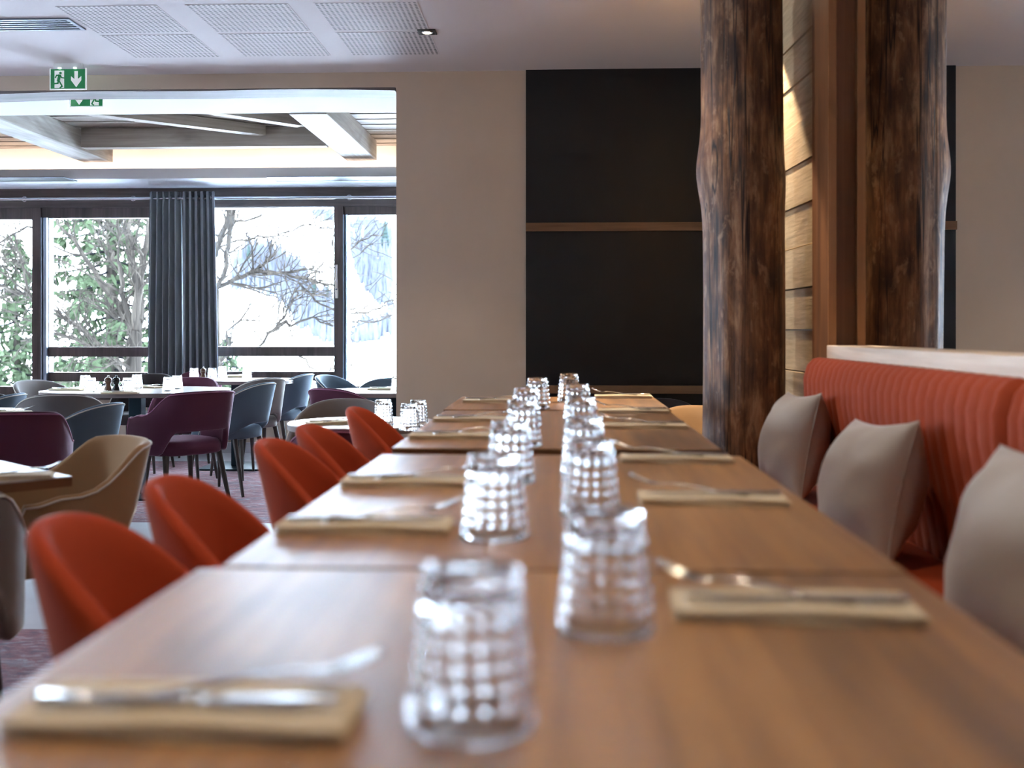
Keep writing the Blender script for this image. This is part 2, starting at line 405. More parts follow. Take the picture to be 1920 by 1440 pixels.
w3 = win('window_3', fx(345), fx(629), fz(389), zr, fz(741), .1, .01, 'wide window right of the curtain')
w4 = win('window_4', fx(641), fx(900), fz(404), [], fz(724), fx(652)-fx(641), .05, 'window beside the plaster wall')
win('window_5', XL, fx(-160), fz(409), [], fz(726))
struct('trim_5', MB().box(fx(61), YF-.01, ZS, fx(77), YF+.2, zt), M['window_wood_v'], 'dark upright window post at the left')
struct('trim_6', MB().box(fx(627), YF-.01, ZS, fx(643), YF+.2, zt), M['window_wood_v'], 'dark upright window post near the plaster wall')
struct('trim_7', MB().box(fx(330), YF-.01, ZS, fx(345), YF+.2, zt), M['window_wood_v'])
struct('trim_8', MB().box(fx(900), YF, ZS, -.4, YF+.25, zt), M['window_wood_v'])
for w, a, b, z1 in ((w2, 79, 89, fz(407)), (w4, 644, 651, fz(404))):
    s_ = obj('sash_edge', MB().box(fx(a), YF-.03, ZS+.02, fx(a)+.012, YF+.02, z1).box(fx(a)+.02, YF-.02, ZS+.02, fx(b), YF+.02, z1), M['alu'], w); s_['label'] = 'blue-grey aluminium sash edge'
hd = MB().box(fx(631), YF-.045, fz(545), fx(635), YF-.03, fz(497)).box(fx(631), YF-.045, fz(560), fx(636), YF-.01, fz(541))
obj('window_handle', hd, M['chrome'], w3, bevel=.003)

# curtain rod and curtains
YR = 10.16; zrod = PY(500, 371, YR).z
rod = thing('curtain_rod', 'thin metal curtain rod running above the windows', 'curtain rod', (-4.3, YR, zrod))
obj('rod', MB().tube([(-3.65, 0, 0), (3.65, 0, 0)], .014, 10), M['chrome'], rod, smooth=True, auto=40)
for px in (46, 655, 250):
    x = PY(px, 371, YR).x+4.3
    obj('bracket', MB().tube([(x, .19, .02), (x, .02, .02), (x, 0, 0)], .008, 8).tube([(x+.022*cos(a), 0, .022*sin(a)) for a in [k*pi/6 for k in range(12)]], .005, 6, True), M['chrome'], rod)
def curtain(pl, pr, bl, br, label, ph):
    x0, x1 = PY(pl, 371, YR).x, PY(pr, 371, YR).x; xb0, xb1 = PY(bl, 710, YR).x, PY(br, 710, YR).x
    c = ((x0+x1)/2, YR, 0); zt_ = PY(340, 360, YR).z
    t = thing('curtain', label, 'curtain', c, 0, 'curtains on the window rod')
    n = 90; loops = []
    nf = 5.5
    for k in range(14):
        s = k/13; z = zt_-(zt_-.06)*s; a0 = x0+(xb0-x0)*s-c[0]; a1 = x1+(xb1-x1)*s-c[0]
        am = .045+.018*s
        fr_ = []; bk = []
        for j in range(n+1):
            u = j/n; x = a0+(a1-a0)*u+.012*sin(u*nf*4*pi+ph); w = sin(u*nf*2*pi+ph)
            w = math.copysign(abs(w)**.7, w)
            y = am*w+.012*sin(u*13+s*3)*s
            fr_.append((x, y, z)); bk.append((x, y+.004, z))
        loops.append(fr_+bk[::-1])
    obj('cloth', MB().loft(loops), M['curtain'], t, smooth=True, auto=60)
    for j in range(5):
        u = (j+.5)/5; x = x0+(x1-x0)*u-c[0]
        obj('eyelet', MB().tube([(x, .024*cos(a), zrod+.024*sin(a)) for a in [q*pi/8 for q in range(16)]], .005, 6, True), M['chrome'], t, smooth=True)
curtain(278, 340, 272, 343, 'blue-grey eyelet curtain, left one of the pair on the rod', .3)
curtain(342, 402, 342, 412, 'blue-grey eyelet curtain, right one of the pair on the rod', 1.3)

# slot vents in the far soffit
def slotvent(px0, px1, py, label):
    a, b = PZ(px0, py, 2.54), PZ(px1, py, 2.54)
    t = thing('ceiling_vent', label, 'vent', ((a.x+b.x)/2, (a.y+b.y)/2, 2.54), 0, 'slot vents above the windows')
    L = (b.x-a.x)/2
    obj('slot', box(-L, -.12, -.004, L, .12, .0), M['black'], t)
    obj('frame', MB().box(-L-.02, -.135, -.006, L+.02, -.12, 0).box(-L-.02, .12, -.006, L+.02, .135, 0).box(L, -.12, -.006, L+.02, .12, 0).box(-L-.02, -.12, -.006, -L, .12, 0), M['grate'], t)
slotvent(-200, 132, 336, 'thin dark slot vent above the left windows')
slotvent(510, 860, 334, 'thin dark slot vent above the right windows')

# dark panelled recess on the dividing wall
pxa = PY(986, 400, YW-.02).x; pxb = .98
wp = thing('wall_panel', 'tall black wall panel with wooden rails on the beige wall', 'wall panel', ((pxa+pxb)/2, YW, 0))
Lp = (pxb-pxa)/2
obj('panel', box(-Lp, -.02, .05, Lp, 0, PY(1100, 128, YW-.02).z), M['panel'], wp)
for a, b in ((417, 433), (723, 738)):
    obj('rail', box(-Lp, -.045, PY(1150, b, YW-.04).z, Lp, -.02, PY(1150, a, YW-.04).z), M['rail'], wp, bevel=.002)

# boarded cladding wall behind the log, the post and the mirror
yp = PX(1523, 400, .973).y
xp1 = .973
def cladx(y): return .985-.05*(y-4.22)
cl = MB(); z = 0.0; k = 0
while z < 2.70:
    h = .168; z1 = min(z+h, 2.70)
    ys = [yp+.0, YW]
    d = .004*((k*37) % 3)
    cl.add([(cladx(ys[0])-d, ys[0], z), (cladx(ys[1])-d, ys[1], z), (1.07, ys[1], z), (1.07, ys[0], z),
            (cladx(ys[0])-d, ys[0], z1-.006), (cladx(ys[1])-d, ys[1], z1-.006), (1.07, ys[1], z1-.006), (1.07, ys[0], z1-.006)],
           [(0, 1, 2, 3), (4, 5, 6, 7), (0, 1, 5, 4), (1, 2, 6, 5), (2, 3, 7, 6), (3, 0, 4, 7)])
    z += h; k += 1
struct('wall_cladding', cl, M['clad'], 'wall of wide pale brushed boards behind the log')
po = thing('corner_post', 'orange pine corner post standing between the boarded wall and the mirror', 'post', (.99, 4.12, 0))
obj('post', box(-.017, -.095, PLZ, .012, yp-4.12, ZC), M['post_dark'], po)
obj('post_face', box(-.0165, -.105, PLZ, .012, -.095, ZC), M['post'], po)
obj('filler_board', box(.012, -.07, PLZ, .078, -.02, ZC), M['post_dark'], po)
YMF = PX(1580, 600, XR).y; YJ = PX(1756, 500, XR).y; ZM = 1.117
m1 = tag(obj('mirror', box(0, YJ+.004, ZM, .028, YMF, ZC), M['mirror'], loc=(XR, 0, 0)), 'tall wall mirror panel beside the wooden post, reflecting the log', 'mirror')
m2 = tag(obj('mirror', box(0, -.5, ZM, .028, YJ-.004, ZC), M['mirror'], loc=(XR, 0, 0)), 'wall mirror panel above the bench at the right edge', 'mirror')
# ledge above the bench
ld = tag(obj('ledge', box(-.024, -.9, -.055, .084, 3.99, 0), M['pine'], loc=(.985, 0, ZM), bevel=.003), 'pale pine ledge running along the top of the red bench', 'ledge')

# the log column
lg = MB(); loops = []
cx, cy = .722, 4.39
R0 = .160
for i in range(90):
    z = i/89*(ZC-PLZ)
    L = []
    for j in range(64):
        a = 2*pi*j/64
        r = R0*(1+.03*sin(3*a+.4*z)+.018*sin(5*a-z*1.3)+.012*sin(9*a+z*2.1)+.02*sin(z*2.6+a))
        zz = z+PLZ
        r += .022*math.exp(-((zz-1.80)/.12)**2)*max(0, cos(a-pi*.97))**2     # swelling on the left flank
        r += .012*math.exp(-((zz-1.75)/.09)**2)*max(0, cos(a+.9))**3
        for ca in (-1.55, -1.9, -1.1, 2.6, 3.4, .5):                             # drying cracks
            da = (a-ca-.10*sin(z*1.1+ca)+pi) % (2*pi)-pi
            r -= .010*math.exp(-(da/.05)**2)*(.5+.5*sin(z*1.7+ca*3))
        L.append((r*cos(a)+.010*sin(z*1.5), r*sin(a), z))
    loops.append(L)
lg.loft(loops)
tag(obj('log_column', lg, M['log'], loc=(cx, cy, PLZ), smooth=True, auto=60), 'rough brown tree trunk column standing at the end of the bench', 'column')

# ------------------------------------------------------------------ ceiling fittings, main room
def perf(px0, px1, pyn, pyf, label):
    a = PZ(px0, pyf, ZC); b = PZ(px1, pyf, ZC); n_ = PZ(px0, pyn, ZC)
    w = .0243*20; d = .0243*19
    o = obj('perforated_panel', box(0, 0, -.0015, w, d, 0), M['perf'], loc=((a.x+b.x)/2-w/2, a.y-d, ZC))
    return tag(o, label, 'ceiling panel', 'perforated ceiling panels')
rows = (('near', 11, 58), ('far', 66, 105))
cols = (('left', 250, 410), ('middle', 458, 621), ('right', 662, 826))
for rn, y0, y1 in rows:
    for cn, a, b in cols:
        # same world columns for both rows
        pa = PZ(a, 105, ZC).x; pb = PZ(b, 105, ZC).x; yy = PZ(500, y1, ZC).y
        w = .0243*20; d = .0243*19
        o = obj('perforated_panel', box(0, 0, -.0015, w, d, 0), M['perf'], loc=((pa+pb)/2-w/2, yy-d, ZC))
        tag(o, f'perforated acoustic ceiling panel, {cn} one of the {rn} row of three', 'ceiling panel', 'perforated ceiling panels')
a = PZ(160, 53, ZC); b = PZ(140, 34, ZC)
cv = thing('ceiling_vent', 'long grey louvred air vent in the ceiling at the upper left', 'vent', (a.x, (a.y+b.y)/2, ZC))
dv = (a.y-b.y)/2+.01
obj('frame', MB().box(-1.6, -dv, -.008, 0, -dv+.018, 0).box(-1.6, dv-.018, -.008, 0, dv, 0).box(-.02, -dv+.018, -.008, 0, dv-.018, 0).box(-1.6, -dv+.018, -.008, -1.58, dv-.018, 0), M['grate'], cv)
obj('backing', box(-1.58, -dv+.018, -.002, -.02, dv-.018, 0), M['black'], cv)
for k in range(4):
    y = -dv+.018+(k+.75)*(2*dv-.036)/4.5
    obj('slat', box(-1.58, y-.007, -.007, -.02, y+.007, -.002), M['grate'], cv)

def downlight(x, y, label, power=LAMP_W, ang=75, z=ZC, blend=.5, tilt=(0, 0)):
    t = thing('downlight', label, 'light', (x, y, z), 0, 'square ceiling downlights')
    h = .046
    obj('trim', MB().box(-h, -h, -.006, h, -.034, 0).box(-h, .034, -.006, h, h, 0).box(-h, -.034, -.006, -.034, .034, 0).box(.034, -.034, -.006, h, .034, 0).box(-.034, -.034, -.003, .034, .034, 0), M['black'], t)
    obj('lamp_ring', MB().loft([[(r*cos(q*pi/12), r*sin(q*pi/12), zz) for q in range(24)] for r, zz in ((.026, -.003), (.028, -.008), (.021, -.008), (.02, -.003))], caps=False), M['white'], t)
    obj('lamp', MB().lathe([(.014, -.003), (.014, -.007), (.01, -.009)], 16), M['lamp'], t)
    l = bpy.data.lights.new('downlight_beam', 'SPOT'); l.energy = power*2.1; l.color = (1, .80, .58); l.spot_size = radians(ang); l.spot_blend = blend; l.shadow_soft_size = .012
    lo = bpy.data.objects.new('downlight_beam', l); COL.objects.link(lo); lo.parent = t; lo.location = (0, 0, -.015); lo.rotation_euler = (tilt[0], tilt[1], 0)
    return t
dl = PZ(801, 59, ZC)
downlight(dl.x, dl.y, 'small square black downlight in the ceiling beside the perforated panels', 14)
for x, y, p, w_ in ((.15, .7, 18, 'nearest oak table'), (.15, 1.9, 18, 'second nearest oak table'), (.15, 3.1, 18, 'third nearest oak table'), (.15, 4.3, 16, 'farthest oak table'), (-1.3, 1.2, 10, 'front carpet'), (-1.3, 3.0, 10, 'square table')):
    downlight(x, y, 'square black ceiling downlight above the '+w_, p, 90)
downlight(.80, 5.02, 'square black ceiling downlight washing the boarded wall behind the log', 150, 62, blend=.25, tilt=(-.22, -.02))

# exit signs
def exit_sign(loc, label, flip=False, lamp=True):
    t = thing('exit_sign', label, 'exit sign', loc)
    s = -1 if flip else 1
    w, h = .101, .118
    def X(x): return x*s
    obj('board', box(-w, -.004, -h, w, .004, -.006), M['green'], t)
    fr = MB().box(-w-.006, -.005, -h-.006, w+.006, .005, -h).box(-w-.006, -.005, -h, -w, .005, 0).box(w, -.005, -h, w+.006, .005, 0)
    obj('frame', fr, M['sign_white'], t)
    y = -.0048
    obj('door_symbol', MB().prism([(X(-.078), -h+.004), (X(-.022), -h+.004), (X(-.022), -.014), (X(-.078), -.014)], y, y+.001), M['sign_white'], t)
    ar = [(.048-.010, -.018), (.048+.010, -.018), (.048+.010, -.064), (.048+.030, -.046), (.048+.030, -.070), (.048, -h+.008), (.048-.030, -.070), (.048-.030, -.046), (.048-.010, -.064)]
    obj('arrow_symbol', MB().prism([(X(a_), b_) for a_, b_ in ar], y, y+.001), M['sign_white'], t)
    m = MB(); yy = y-.0012
    m.prism([(X(-.043+.0075*cos(q*pi/8)), -.028+.0075*sin(q*pi/8)) for q in range(16)], yy, yy+.001)
    def limb(pts, r):
        for (x0, z0), (x1, z1) in zip(pts, pts[1:]):
            d = Vector((x1-x0, z1-z0)); n = Vector((-d.y, d.x)).normalized()*r; e = d.normalized()*r*.6
            m.prism([(X(x0-e.x+n.x), z0-e.y+n.y), (X(x1+e.x+n.x), z1+e.y+n.y), (X(x1+e.x-n.x), z1+e.y-n.y), (X(x0-e.x-n.x), z0-e.y-n.y)], yy, yy+.001)
    limb([(-.048, -.042), (-.055, -.070)], .0085)
    limb([(-.050, -.041), (-.066, -.041), (-.073, -.054)], .0034)
    limb([(-.046, -.041), (-.035, -.055), (-.022, -.057)], .0034)
    limb([(-.056, -.070), (-.058, -.087), (-.082, -.089)], .0042)
    limb([(-.053, -.070), (-.040, -.092), (-.034, -.104), (-.045, -.112)], .0042)
    o = obj('running_figure', m, M['green'], t); o['label'] = 'green running figure'
    obj('mount', box(-w*.8, -.012, -.006, w*.8, .012, .001+ZC-loc[2]), M['white'], t, bevel=.002)
    if lamp:
        for x in (-.045, .045): obj('lamp', MB().lathe([(.010, 0), (.010, -.005), (.006, -.007)], 12, (x, -.012, 0)), emis('sign_lamp', (.8, 1, .9, 1), 3), t)
    return t
p = PY(128, 128, 6.15)
exit_sign((p.x, 6.15, p.z), 'green exit sign with running figure and down arrow hanging before the opening')
p = PY(163, 192, 6.75)
exit_sign((p.x, 6.75, 2.699), 'second green exit sign half hidden behind the header of the opening', True)

# ------------------------------------------------------------------ banquette tables
def rect_table(name, x0, x1, y0, y1, z, zb, topm, edgem, label, cat, group, th=.03, rot=0, ped=True):
    cx, cy = (x0+x1)/2, (y0+y1)/2; a, b = (x1-x0)/2, (y1-y0)/2
    t = thing(name, label, cat, (cx, cy, zb), rot, group); H = z-zb
    obj('tabletop', box(-a, -b, H-.004, a, b, H), topm, t, bevel=.0015)
    obj('edge_band', box(-a+.001, -b+.001, H-th, a-.001, b-.001, H-.0045), edgem, t, bevel=.001)
    obj('column', box(-.04, -.04, .012, .04, .04, H-th), M['base_metal'], t, bevel=.004)
    obj('foot_plate', box(-min(.25, a*.7), -min(.3, b*.8), 0, min(.25, a*.7), min(.3, b*.8), .012), M['base_metal'], t, bevel=.003)
    return t
def edge_x(pts):  # mean X of edge pixels on the table plane
    return sum(PZ(px, py, TZ).x for px, py in pts)/len(pts)
T = []
T.append((edge_x([(362, 1072)]), edge_x([(1700, 1074)]), .04, PZ(1000, 1071, TZ).y))
T.append((edge_x([(400, 1064), (720, 853)]), edge_x([(1695, 1066), (1385, 854)]), PZ(1000, 1066, TZ).y, PZ(1000, 853, TZ).y))
T.append((edge_x([(728, 842), (836, 770)]), edge_x([(1350, 842), (1256, 770)]), PZ(1000, 841, TZ).y, PZ(1000, 770, TZ).y))
T.append((edge_x([(838, 769), (857, 745)]), edge_x([(1257, 769), (1225, 743)]), PZ(1000, 768, TZ).y, PZ(1000, 744, TZ).y))
names = ['nearest', 'second nearest', 'third nearest', 'farthest']
for i, (x0, x1, y0, y1) in enumerate(T):
    rect_table('dining_table', x0, x1, y0, y1, TZ, PLZ, M['table_wood'], M['table_edge'], f'brown oak dining table, {names[i]} of the four in the long row by the bench', 'table', 'oak tables in the long row')

# glasses -------------------------------------------------------------
def tumbler_mesh():
    m = MB(); H = .112; RB, RT = .0465, .0355
    NA = 96; nc = 16
    def R(z): return RB+(RT-RB)*(z/H)
    out = []
    zs = [0, .0012, .004, .012, .0175]+[.018+.086*k/48 for k in range(49)]+[.106, .109, .1115, H]
    for z in zs:
        L = []
        for j in range(NA):
            a = 2*pi*j/NA; r = R(z)
            if .018 <= z <= .1041:
                q = abs(sin((z-.018)/(.086)*6*pi)); c = abs(sin(a*nc/2))
                r += -.0026+.0034*q*c
            if z > .108: r -= (z-.108)*.9
            if z < .001: r -= .0008
            L.append((r*cos(a), r*sin(a), z))
        out.append(L)
    out.append([((RT-.012)*cos(2*pi*j/NA), (RT-.012)*sin(2*pi*j/NA), H-.0005) for j in range(NA)])
    out.append([(.004*cos(2*pi*j/NA), .004*sin(2*pi*j/NA), H-.003) for j in range(NA)])
    inn = []
    for z in (.0004, .01, .03, .05, .07, .088, .094, .0965):
        r = R(z)-.0044-(max(0, z-.088)*.9)
        inn.append([(r*cos(2*pi*j/NA), r*sin(2*pi*j/NA), z) for j in range(NA)])
    inn.append([(.004*cos(2*pi*j/NA), .004*sin(2*pi*j/NA), .0975) for j in range(NA)])
    loops = inn[::-1]+out
    m.loft(loops, caps=True)
    return m.mesh('tumbler', True)
TUM = tumbler_mesh()
def tumbler(x, y, z, label, group, s=1.0):
    o = link('glass_tumbler', TUM, M['glass'], None, (x, y, z)); o.scale = (s, s, s); o.rotation_euler = (0, 0, random.random()*6)
    return tag(o, label, 'glass', group)
ordn = ['nearest to the camera', 'second nearest', 'third nearest', 'fourth nearest', 'fifth nearest', 'farthest away']
def depth_of(py, zt): return (CZ-zt)*F/(py-HY)
leftg = [(884, 1062), (927, 852), (957, 790), (981, 750), (987, 727), (1008, 708)]
rightg = [(1135, 955), (1107, 826), (1095, 781), (1090, 744), (1083, 720), (1067, 700)]
for side, arr in (('left', leftg), ('right', rightg)):
    for i, (px, py) in enumerate(arr):
        P = PZ(px, py, TZ+.112)
        tumbler(P.x, P.y, TZ+.0002, f'upturned waffle-cut glass tumbler, {ordn[i]} in the {side} row on the oak tables', 'glass tumblers on the oak tables')

# cutlery and napkins --------------------------------------------------
def napkin_mesh(L=.235, D=.095, th=.0115):
    m = MB()
    for k in range(4):
        z0 = k*th/4; z1 = z0+th/4*.93; o = .0025*((k*5) % 3-1); loops = []
        n = 14
        for i in range(n+1):
            u = i/n; x = -L/2+L*u+o; w = .0012*sin(u*9+k)
            y0, y1 = -D/2+o*.6+w, D/2+o*.5-w
            zz = .0008*sin(u*7+k*1.3)+.0008
            loops.append([(x, y0, z0+zz), (x, y1, z0+zz), (x, y1, z1+zz), (x, y0, z1+zz)])
        m.loft(loops)
    return m.mesh('napkin')
NAP = napkin_mesh()
def cross(w, h, n=10): return [(w*cos(2*pi*j/n), h*sin(2*pi*j/n)) for j in range(n)]
def sect_loft(rows):  # rows of x, halfwidth(y), halfthick(z), zc, yc
    m = MB(); m.loft([[(x, yc+a, zc+b) for a, b in cross(w, h)] for x, w, h, zc, yc in rows]); return m
def knife_parts():
    hnd = sect_loft([(-.105, .003, .002, .004, 0), (-.103, .008, .0035, .004, 0), (-.06, .0075, .0035, .004, 0), (0, .005, .003, .004, 0), (.012, .0055, .0022, .004, 0)])
    bl = sect_loft([(.010, .0055, .0020, .004, 0), (.03, .0085, .0010, .004, 0), (.08, .0095, .0008, .004, .001), (.105, .007, .0007, .004, .003), (.115, .002, .0005, .004, .006)])
    return hnd.mesh('handle', True), bl.mesh('blade', True)
def fork_parts():
    hnd = sect_loft([(-.10, .003, .0016, .004, 0), (-.098, .009, .0022, .004, 0), (-.06, .007, .0022, .005, 0), (0, .0035, .002, .007, 0), (.035, .003, .0018, .006, 0), (.045, .007, .0015, .003, 0), (.055, .0115, .0013, .0015, 0), (.065, .012, .0011, .002, 0)])
    m = MB()
    for k in range(4):
        y = -.0095+k*.00633
        m.tube([(.063, y, .002), (.075, y, .0035), (.09, y, .0075), (.102, y*.95, .012)], [.0018, .0017, .0015, .0008], 6)
    return hnd.mesh('handle', True), m.mesh('tines', True)
KH, KB = knife_parts(); FH, FT = fork_parts()
def knife(loc, rz, label, group):
    t = thing('table_knife', label, 'knife', loc, rz, group); link('handle', KH, M['metal'], t); link('blade', KB, M['metal'], t); return t
def fork(loc, rot, label, group):
    t = thing('table_fork', label, 'fork', loc, 0, group); t.rotation_euler = rot; link('handle', FH, M['metal'], t); link('tines', FT, M['metal'], t); return t
def setting(x, y, z, dirx, where, group, rz=0, s=1.0):
    n = link('napkin', NAP, M['napkin'], None, (x, y, z)); n.rotation_euler = (0, 0, rz)
    tag(n, f'folded beige napkin {where}', 'napkin', 'napkins '+group)
    a = 0 if dirx > 0 else pi
    knife((x-.004*dirx, y-.012, z+.0135), a+rz+.03, f'table knife on the napkin {where}', 'knives '+group)
    fork((x+.035*dirx, y+.020, z+.0165), (0, -.10, a+rz+.30*dirx*(1 if dirx > 0 else 1)), f'fork on the napkin {where}', 'forks '+group)
# left settings: tines point to the table middle (+x); right settings: tines point to the middle (-x)
Ls = [(318, 1393), (676, 1004), (762, 915), (852, 825), (884, 792), (925, 756)]
Rs = [(1508, 1172), (1343, 950), (1272, 870), (1213, 805), (1190, 776), (1168, 745)]
for i, (px, py) in enumerate(Ls):
    P = PZ(px, py, TZ); setting(P.x, P.y+.048, TZ, 1, f'at the {["nearest", "second nearest", "third nearest", "fourth nearest", "fifth nearest", "farthest"][i]} place, chair side of the oak tables', 'on the oak tables', .01*((i*7) % 5-2))
for i, (px, py) in enumerate(Rs):
    P = PZ(px, py, TZ); yy = min(P.y+.048, T[3][3]-.06)
    setting(P.x, yy, TZ, -1, f'at the {["nearest", "second nearest", "third nearest", "fourth nearest", "fifth nearest", "farthest"][i]} place, bench side of the oak tables', 'on the oak tables', -.03+.01*((i*5) % 4-2))

# ------------------------------------------------------------------ bench and cushions
def bench_section(y0, y1, label):
    t = thing('bench', label, 'bench', (.95, (y0+y1)/2, PLZ), 0, 'rust velvet bench sections'); hy = (y1-y0)/2
    prof = [(.0, .44), (-.012, .52), (-.03, .62), (-.052, .72), (-.066, .80), (-.068, .86), (-.058, .905), (-.042, .926), (-.022, .934), (-.005, .930), (.006, .92)]
    nR = max(1, round((y1-y0)/.066)); m = MB(); loops = []; N = nR*8
    for i in range(N+1):
        u = i/N; ph = abs(sin(u*nR*pi)); off0 = .010*(ph**.6); e = min(1, min(u, 1-u)*N/4)
        L = []
        for k, (x, z) in enumerate(prof):
            a = prof[max(0, k-1)]; b = prof[min(len(prof)-1, k+1)]
            nx, nz = -(b[1]-a[1]), (b[0]-a[0]); l = math.hypot(nx, nz)
            o = off0*(1 if k < 6 else max(0, 1-(k-5)*.3))-.02*(1-e)
            L.append((x+nx/l*o, -hy+2*hy*u, z+nz/l*o))
        L += [(.008, -hy+2*hy*u, .44)]
        loops.append(L)
    m.loft(loops); obj('backrest', m, M['bench_red'], t, smooth=True, auto=70)
    obj('seat', box(-.50, -hy+.003, .37, -.01, hy-.003, .473), M['bench_red'], t, smooth=True, bevel=.025)
    obj('base', box(-.44, -hy, 0, .006, hy, .37), M['table_edge'], t)
bench_section(2.215, 4.0, 'rust red channelled velvet bench section ending at the log column')
bench_section(.3, 2.205, 'rust red channelled velvet bench section nearest to the camera')

def cushion(pb, pt, yaw, w, h, th, label, seed):
    """pb/pt bottom and top middle points; u axis across"""
    rnd = random.Random(seed)
    pb = Vector(pb); pt = Vector(pt); v = (pt-pb).normalized()
    u = Vector((sin(yaw), cos(yaw), 0)); u = (u-v*u.dot(v)).normalized(); n = u.cross(v).normalized()
    if n.x > 0: n = -n
    t = thing('cushion', label, 'cushion', pb, 0, 'grey linen cushions on the bench')
    N = 36; ph = [rnd.random()*6 for _ in range(8)]
    def surf(a, b, side):
        # a,b in -1..1 ; pulled-in edges, pointed corners
        pin = .10
        x = a*w/2*(1-pin*(1-b*b)*abs(a)**2); y = b*h/2*(1-pin*(1-a*a)*abs(b)**2)
        e = (max(0, 1-a*a)**.50)*(max(0, 1-b*b)**.50)
        z = th/2*e
        edge = max(abs(a), abs(b))
        wr = .006*sin(9*b+3*a+ph[0])*smoothstep(.45, .9, abs(a))*(1-abs(a))*5+.006*sin(8*a+ph[1]+2*b)*smoothstep(.4, .9, abs(b))*(1-abs(b))*4
        wr += .004*sin(5*a+4*b+ph[2])*e
        return x, y, side*(z+wr*e*.9)
    def P(a, b, side):
        x, y, z = surf(a, b, side); sag = -.012*(1-b)*.5
        return u*x+v*(y+h/2)+n*z
    for nm, side in (('cover', 1),):
        m = MB(); vs = []; fs = []
        def g(i): 
            q = -1+2*i/N; return math.copysign(1-(1-abs(q))**1.25, q) if abs(q) < 1 else q
        for side in (1, -1):
            o = len(vs)
            for i in range(N+1):
                for j in range(N+1): vs.append(P(g(i), g(j), side))
            for i in range(N):
                for j in range(N): fs.append((o+i*(N+1)+j, o+(i+1)*(N+1)+j, o+(i+1)*(N+1)+j+1, o+i*(N+1)+j+1))
        m.add(vs, fs); me = m.mesh('cover', False)
        bm = bmesh.new(); bm.from_mesh(me); bmesh.ops.remove_doubles(bm, verts=bm.verts[:], dist=1e-5); bmesh.ops.recalc_face_normals(bm, faces=bm.faces[:]); bm.to_mesh(me); bm.free()
        for p_ in me.polygons: p_.use_smooth = True
        cov = link('cover', me, M['linen'], t)
    rim = [P(-1+2*i/24, -1, 1) for i in range(24)]+[P(1, -1+2*i/24, 1) for i in range(24)]+[P(1-2*i/24, 1, 1) for i in range(24)]+[P(-1, 1-2*i/24, 1) for i in range(24)]
    obj('seam', MB().tube(rim, .0022, 6, True), M['linen'], cov, smooth=True)
    return t
SZ = PLZ+.475
cushion((.725, 2.72, SZ+.004), (.805, 2.75, SZ+.335), -.07, .41, .34, .22, 'grey linen cushion leaning on the red bench, middle one of three', 1)
cushion((.75, 3.70, SZ+.004), (.82, 3.72, SZ+.35), -.05, .40, .35, .21, 'grey linen cushion leaning in the far corner by the log', 2)
cushion((.70, 1.74, SZ+.004), (.79, 1.77, SZ+.365), -.02, .42, .375, .22, 'grey linen cushion at the right edge, nearest of three', 3)

